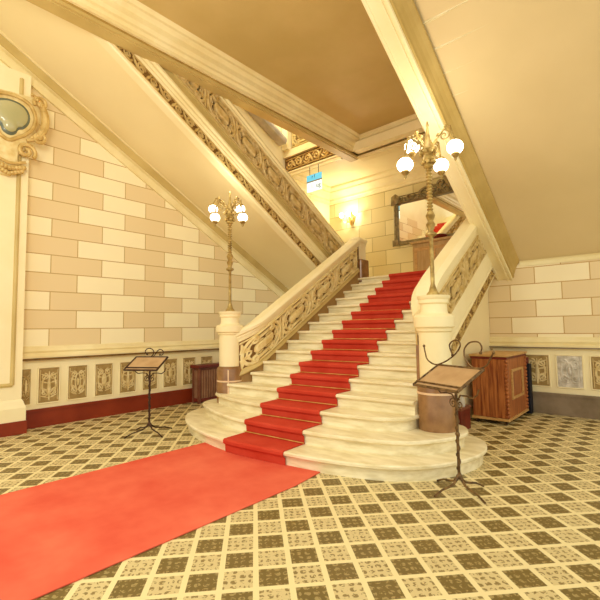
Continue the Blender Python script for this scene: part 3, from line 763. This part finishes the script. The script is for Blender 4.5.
# ------------------------------------------------------------------ newel lamps
def newel_lamp(c, zb, H, label, arms, gr):
    x, y = c
    o = thing('newel_lamp', label, 'lamp', (x, y, zb), 'four-globe lamps on the newel posts')
    z = lambda f: zb+H*f
    MB().lathe(x, y, [(.075, zb), (.075, zb+.02), (.05, zb+.05), (.035, zb+.10), (.024, zb+.14), (.022, z(.32)), (.03, z(.325)), (.065, z(.335)), (.065, z(.345)), (.03, z(.355)), (.035, z(.37)), (.055, z(.395)), (.03, z(.415)), (.045, z(.43)), (.055, z(.445)), (.035, z(.465)), (.022, z(.475))], 24).build('pole', M['lampgold'], o, smooth=True)
    tw = MB(); n = 90; rings = []
    for i in range(n+1):
        f = .475+(.715-.475)*i/n; r = .030+.009*math.sin(i/n*2*PI*13)
        rings.append((r, z(f)))
    tw.lathe(x, y, rings, 16).build('twisted_stem', M['lampgold'], o, smooth=True)
    hd = MB().lathe(x, y, [(.03, z(.71)), (.06, z(.72)), (.045, z(.74)), (.08, z(.76)), (.05, z(.79)), (.09, z(.82)), (.06, z(.85)), (.03, z(.88)), (.012, z(.95)), (.02, z(.96)), (.004, z(.985))], 16)
    for k in range(8):
        a = k*PI/4
        hd.ball((x+.09*math.cos(a), y+.09*math.sin(a), z(.80)), .028, 8); hd.ball((x+.07*math.cos(a+.3), y+.07*math.sin(a+.3), z(.745)), .024, 8)
    hd.build('hub', M['lampgold'], o, smooth=True)
    for (ang, R, gz, topz) in arms:
        ux, uy = math.cos(ang), math.sin(ang)
        g = (x+ux*R, y+uy*R, zb+gz)
        P = []
        zt = zb+topz
        for i in range(21):
            t = i/20
            rr_ = R*(t**.8); zz = z(.82)+(zt-z(.82))*math.sin(PI*t*.62)/1.0 if t < .8 else None
            if zz is None:
                tt = (t-.8)/.2; za = z(.82)+(zt-z(.82))*math.sin(PI*.8*.62)
                zz = za+(g[2]+gr*.9-za)*tt
            P.append((x+ux*rr_, y+uy*rr_, zz))
        am = MB().tube(P, .013, 8)
        sp = [(x+ux*(R*.62+px), y+uy*(R*.62+px), zt-.10+pz) for px, pz in spiral(0, 0, .075, .01, PI*.9, -1.6)]
        am.tube(sp, .009, 6)
        for t in (6, 12): am.ball((P[t][0], P[t][1], P[t][2]+.025), .022, 8)
        am.build('arm', M['lampgold'], o, smooth=True)
        MB().ball(g, gr, 28, .92).build('globe', M['globe'], o, smooth=True)
        cu = MB().lathe_at((g[0], g[1], g[2]-gr*.92), [(.045, .02), (.05, -.005), (.03, -.03), (.014, -.045), (.016, -.06), (.002, -.085)], 14)
        cu.build('globe_finial', M['lampgold'], o, smooth=True); cu = MB()
        cu.lathe_at((g[0], g[1], g[2]+gr*.92), [(.05, -.02), (.045, .012), (.012, .03)], 14)
        cu.build('globe_cap', M['lampgold'], o, smooth=True)
    return o
newel_lamp(NR, 1.86, 2.15, 'gold four-globe lamp standing on the right newel post before the mirror', [(3.043, .218, 1.871, 2.02), (-1.957, .362, 1.516, 1.86), (.149, .311, 1.718, 1.99), (1.431, .278, 1.638, 1.92)], .092)
newel_lamp(NL, 1.79, 2.05, 'gold four-globe lamp standing on the left newel post before the slanting soffit', [(-2.911, .356, 1.767, 1.94), (-1.741, .273, 1.527, 1.82), (1.569, .228, 1.761, 1.94), (.109, .293, 1.52, 1.82)], .078)

# ------------------------------------------------------------------ music stands
def music_stand(bx, by, vdir, width, label, zlow, zhigh, depth, gold, shift=0, fs=1.0):
    o = thing('music_stand', label, 'stand', (bx, by, 0), 'wrought iron stands')
    v = Vector((*vdir, 0)).normalized(); e = Vector((v.y, -v.x, 0))
    B = Vector((bx, by, 0)); im = M['irongold'] if gold else M['iron']
    pole = MB(); pts = []
    pole.tube([B+Vector((0, 0, z)) for z in (.12, .3, .6, zlow-.02)], .014, 8)
    tw = [B+e*(.017*math.cos(t*2.2))+v*(.017*math.sin(t*2.2))+Vector((0, 0, .14+t*(zlow-.25)/16)) for t in [i*.4 for i in range(41)]]
    pole.tube(tw, .006, 6)
    pole.ball(B+Vector((0, 0, .14)), .028, 10); pole.ball(B+Vector((0, 0, .52)), .022, 10)
    pole.build('pole', im, o, smooth=True)
    for k in range(4):
        a = PI/4+k*PI/2+(.75 if gold else .25); u = e*math.cos(a)+v*math.sin(a)
        MB().tube([B+u*r*(.9 if gold else 1.15)+Vector((0, 0, z)) for r, z in ((0, .17), (.03, .12), (.08, .08), (.15, .065), (.22, .055), (.28, .03), (.32, .012))], [.012, .012, .011, .010, .009, .009, .010], 8).build('leg', im, o, smooth=True)
    # tray
    B0 = B; B = B+e*shift
    C0 = B-v*depth*.45+Vector((0, 0, zlow)); C1 = B+v*depth*.55+Vector((0, 0, zhigh)); n = ((C1-C0).cross(e)).normalized()
    if n.z < 0: n = -n
    q = [C0-e*width/2, C0+e*width/2, C1+e*width/2, C1-e*width/2]
    MB().grid_solid([[p for p in q], [p+n*.012 for p in q]]).build('tray', M['board'], o)
    rim = MB()
    for a, b_ in ((0, 1), (1, 2), (2, 3), (3, 0)):
        rim.tube([q[a]+n*.01, q[b_]+n*.01], .014, 6)
    up = (C1-C0).normalized()
    rim.tube([q[0]+up*.05+n*.022, q[1]+up*.05+n*.022], .009, 6)
    rim.build('tray_frame', im, o)
    # finial: two opposed scrolls
    T = (q[2]+q[3])/2
    sc = MB()
    k_ = fs
    loops = ([(.00, .0), (.045, .045), (.075, .085), (.105, .12), (.15, .145), (.20, .125), (.215, .08), (.185, .045), (.15, .05)],
             [(-.10, .06), (-.13, .085), (-.135, .12), (-.10, .155), (-.05, .165), (.0, .145), (.03, .105), (.02, .06), (-.02, .02), (-.06, .0)]) if not gold else (
            [(.25, .157), (.265, .21), (.225, .255), (.125, .245), (.06, .177), (.075, .09), (.175, .01), (.30, .04), (.36, .12), (.39, .167)],
            [(-.49, .196), (-.475, .127), (-.44, .05), (-.325, .01), (-.19, .05), (-.06, .127), (.01, .206), (0, .255), (-.06, .265), (-.125, .216), (-.09, .118)])
    for lp in loops:
        W = [T+e*s_*k_+Vector((0, 0, t_*k_)) for s_, t_ in smooth_line(lp, 5)]
        sc.tube(W, .0075, 8); sc.ball(W[-1], .016, 8); sc.ball(W[0], .016, 8)
    sc.build('scroll_finial', M['irongold'] if gold else M['iron'], o, smooth=True)
    B = B0
    # brackets under the tray
    br = MB()
    for sg_ in (-1, 1):
        P = [B+e*sg_*s+Vector((0, 0, zlow+t)) for s, t in ((0, -.12), (.05, -.05), (.12, -.045), (.19, -.055), (.24, -.02), (.26, .03))]
        br.tube(P, .007, 6)
        br.tube([B+e*sg_*(.04+px)+Vector((0, 0, zlow-.13+pz)) for px, pz in spiral(0, 0, .045, .008, PI/2, sg_*1.4)], .006, 6)
    br.build('scroll_bracket', im, o, smooth=True)
    return o
music_stand(-5.75, 3.125, (-.50, .866), .52, 'dark wrought iron stand with tilted tray near the left wall', .92, 1.085, .31, False, -.065, .85)
music_stand(-1.52, 3.835, (.39, .92), .56, 'wrought iron stand with tilted tan tray before the right newel post', .92, 1.095, .33, True, -.115, 1.0)

# ------------------------------------------------------------------ radiator cover on the left
rd = thing('radiator_cover', 'slatted brown radiator cover with dark red top behind the left newel', 'radiator cover', (-7.35, 5.4, 0))
RX0, RX1, RY0, RY1 = XL+.085, -7.22, 4.99, 6.0
MB().box(RX0-.04, RX1+.03, RY0-.03, RY1+.03, .71, .77).build('top', M['wooddk'], rd, bevel=.01)
MB().box(RX0, RX1-.03, RY0+.03, RY1-.03, .03, .71).build('core', M['slat'], rd)
for q in ((RX1-.05, RX1, RY0, RY0+.05), (RX1-.05, RX1, RY1-.05, RY1), (RX0, RX0+.05, RY0, RY0+.05)): MB().box(*q, 0, .71).build('post', M['slat'], rd)
sl = MB()
for i in range(15): 
    y = RY0+.08+i*.06
    sl.box(RX1-.032, RX1-.008, y, y+.03, .10, .66)
sl2 = MB()
for i in range(3):
    x = RX0+.07+i*.05
    sl2.box(x, x+.025, RY0+.008, RY0+.03, .10, .66)
sl.build('slats', M['slatlt'], rd); sl2.build('slats', M['slatlt'], rd)
MB().box(RX1-.04, RX1-.005, RY0+.05, RY1-.05, .03, .10).box(RX0+.05, RX1-.05, RY0+.005, RY0+.035, .03, .10).build('bottom_rail', M['wooddk'], rd)

# ------------------------------------------------------------------ wooden cabinet on the right
CX0, CX1, CY0, CY1 = -2.42, -1.91, 6.78, 7.86
wc = thing('wooden_cabinet', 'tall red-brown wooden cabinet on castors by the right wall', 'cabinet', (-2.17, 7.3, 0))
MB().box(CX0, CX1, CY0, CY1, .09, .99).build('body', M['wood'], wc)
MB().box(CX0-.03, CX1+.03, CY0-.03, CY1+.03, 1.02, 1.055).build('top', M['woodlt'], wc, bevel=.008)
MB().box(CX0-.015, CX1+.015, CY0-.015, CY1+.015, .985, 1.02).build('top_moulding', M['wooddk'], wc, bevel=.006)
MB().box(CX0-.02, CX1+.02, CY0-.02, CY1+.02, .06, .10).build('plinth', M['woodlt'], wc, bevel=.006)
for (x, y) in ((CX1-.005, CY0+.005), (CX1-.005, CY1-.01)):
    bd = MB()
    for i in range(15): bd.ball((x, y, .13+i*.059), .031, 10)
    bd.build('beaded_column', M['wood'], wc, smooth=True)
pn = MB()
for (a0, a1, b0, b1) in ((CY0+.22, CY1-.22, .36, .40), (CY0+.22, CY1-.22, .78, .82), (CY0+.22, CY0+.27, .401, .779), (CY1-.27, CY1-.22, .401, .779)):
    pn.box(CX1, CX1+.02, a0, a1, b0, b1)
pn.build('side_panel_frame', M['woodlt'], wc)
for i in range(4):
    pl = MB().box(CX0+.012+i*.124, CX0+.127+i*.124, CY0-.008, CY0, .11, .98); pl.build('plank', M['wood'], wc)
for x in (CX0+.05, CX1-.04):
    for y in (CY0+.04, CY1-.05):
        cs = MB(); N = 14
        cs.grid_solid([[(x+s_, y+.03*math.cos(2*PI*k/N), .03+.03*math.sin(2*PI*k/N)) for k in range(N)] for s_ in (-.012, .012)])
        cs.box(x-.018, x+.018, y-.012, y+.012, .035, .065)
        cs.build('castor', M['iron'], wc)
bk = thing('black_case', 'narrow black case standing between the wooden cabinet and the right wall', 'case', (-1.95, 7.98, 0))
MB().box(-2.15, -1.86, 7.92, 8.05, 0, .84).build('body', M['black'], bk, bevel=.012)
MB().box(-2.1, -1.89, 7.93, 8.04, .84, .95).build('lid', M['wooddk'], bk, bevel=.02)
MB().tube([(-1.99, 7.985, .95), (-1.98, 7.985, .98), (-1.93, 7.985, .98), (-1.92, 7.985, .95)], .008, 6).build('handle', M['iron'], bk)
lb = thing('wooden_box', 'low dark red wooden box on the floor left of the tall cabinet', 'box', (-2.36, 6.13, 0))
lbx0, lbx1, lby0, lby1 = -2.42, -2.30, 5.95, 6.32
MB().box(lbx0, lbx1, lby0, lby1, 0, .30).build('body', M['wooddk'], lb, bevel=.006)
MB().box(lbx0-.015, lbx1+.015, lby0-.015, lby1+.015, .30, .335).build('lid', M['slat'], lb, bevel=.006)
cl_ = MB().lathe_at((-2.36, 6.13, .335), [(.05, 0), (.055, .03), (.05, .10), (.03, .15), (.005, .17)], 14)
tag(cl_.build('white_bundle', M['white'], smooth=True), 'off-white bundle lying on the low dark red box', 'bundle')

# ------------------------------------------------------------------ light
w = bpy.data.worlds.new('world'); scene.world = w; w.use_nodes = True
w.node_tree.nodes['Background'].inputs['Color'].default_value = (1, .98, .86, 1)
w.node_tree.nodes['Background'].inputs['Strength'].default_value = 1.0
def lamp(name, kind, loc, energy, color=(1, .95, .80), size=.3, rot=None):
    l = bpy.data.lights.new(name, kind); l.energy = energy; l.color = color
    if kind == 'AREA': l.size = size
    else: l.shadow_soft_size = size
    o = bpy.data.objects.new(name, l); COL.objects.link(o); o.location = loc
    if rot: o.rotation_euler = rot
    return o
lamp('hall_fill', 'POINT', (-3.2, .2, 3.9), 190, size=.5)  # unseen fill lamp, added to brighten the left wall
lamp('gallery_fill', 'POINT', (-6.6, 6.0, 8.2), 160, size=.4)  # added out of view to light the storey above the left flight
for c, z in ((NR, 3.5), (NL, 3.4)):
    lamp('newel_light', 'POINT', (c[0], c[1], z+.45), 8, size=.12)
lamp('sconce_light', 'POINT', (-6.72, YB-.4, 4.75), 24, size=.1)

# ------------------------------------------------------------------ camera
cam = bpy.data.cameras.new('camera'); co = bpy.data.objects.new('camera', cam); COL.objects.link(co)
cam.sensor_width = 36; cam.lens = 36*417.3/600; cam.clip_end = 100
yaw, pitch, roll = .728154, .067133, -.013483
f = Vector((-math.sin(yaw)*math.cos(pitch), math.cos(yaw)*math.cos(pitch), math.sin(pitch)))
r = Vector((math.cos(yaw), math.sin(yaw), 0)); u = r.cross(f)
r2 = r*math.cos(roll)+u*math.sin(roll); u2 = -r*math.sin(roll)+u*math.cos(roll)
co.matrix_world = Matrix(((r2.x, u2.x, -f.x, 0), (r2.y, u2.y, -f.y, 0), (r2.z, u2.z, -f.z, 1.5), (0, 0, 0, 1)))
scene.camera = co
vs = scene.view_settings
vs.view_transform = 'Standard'; vs.look = 'None'; vs.gamma = 1; vs.use_curve_mapping = False; vs.exposure = 0.36
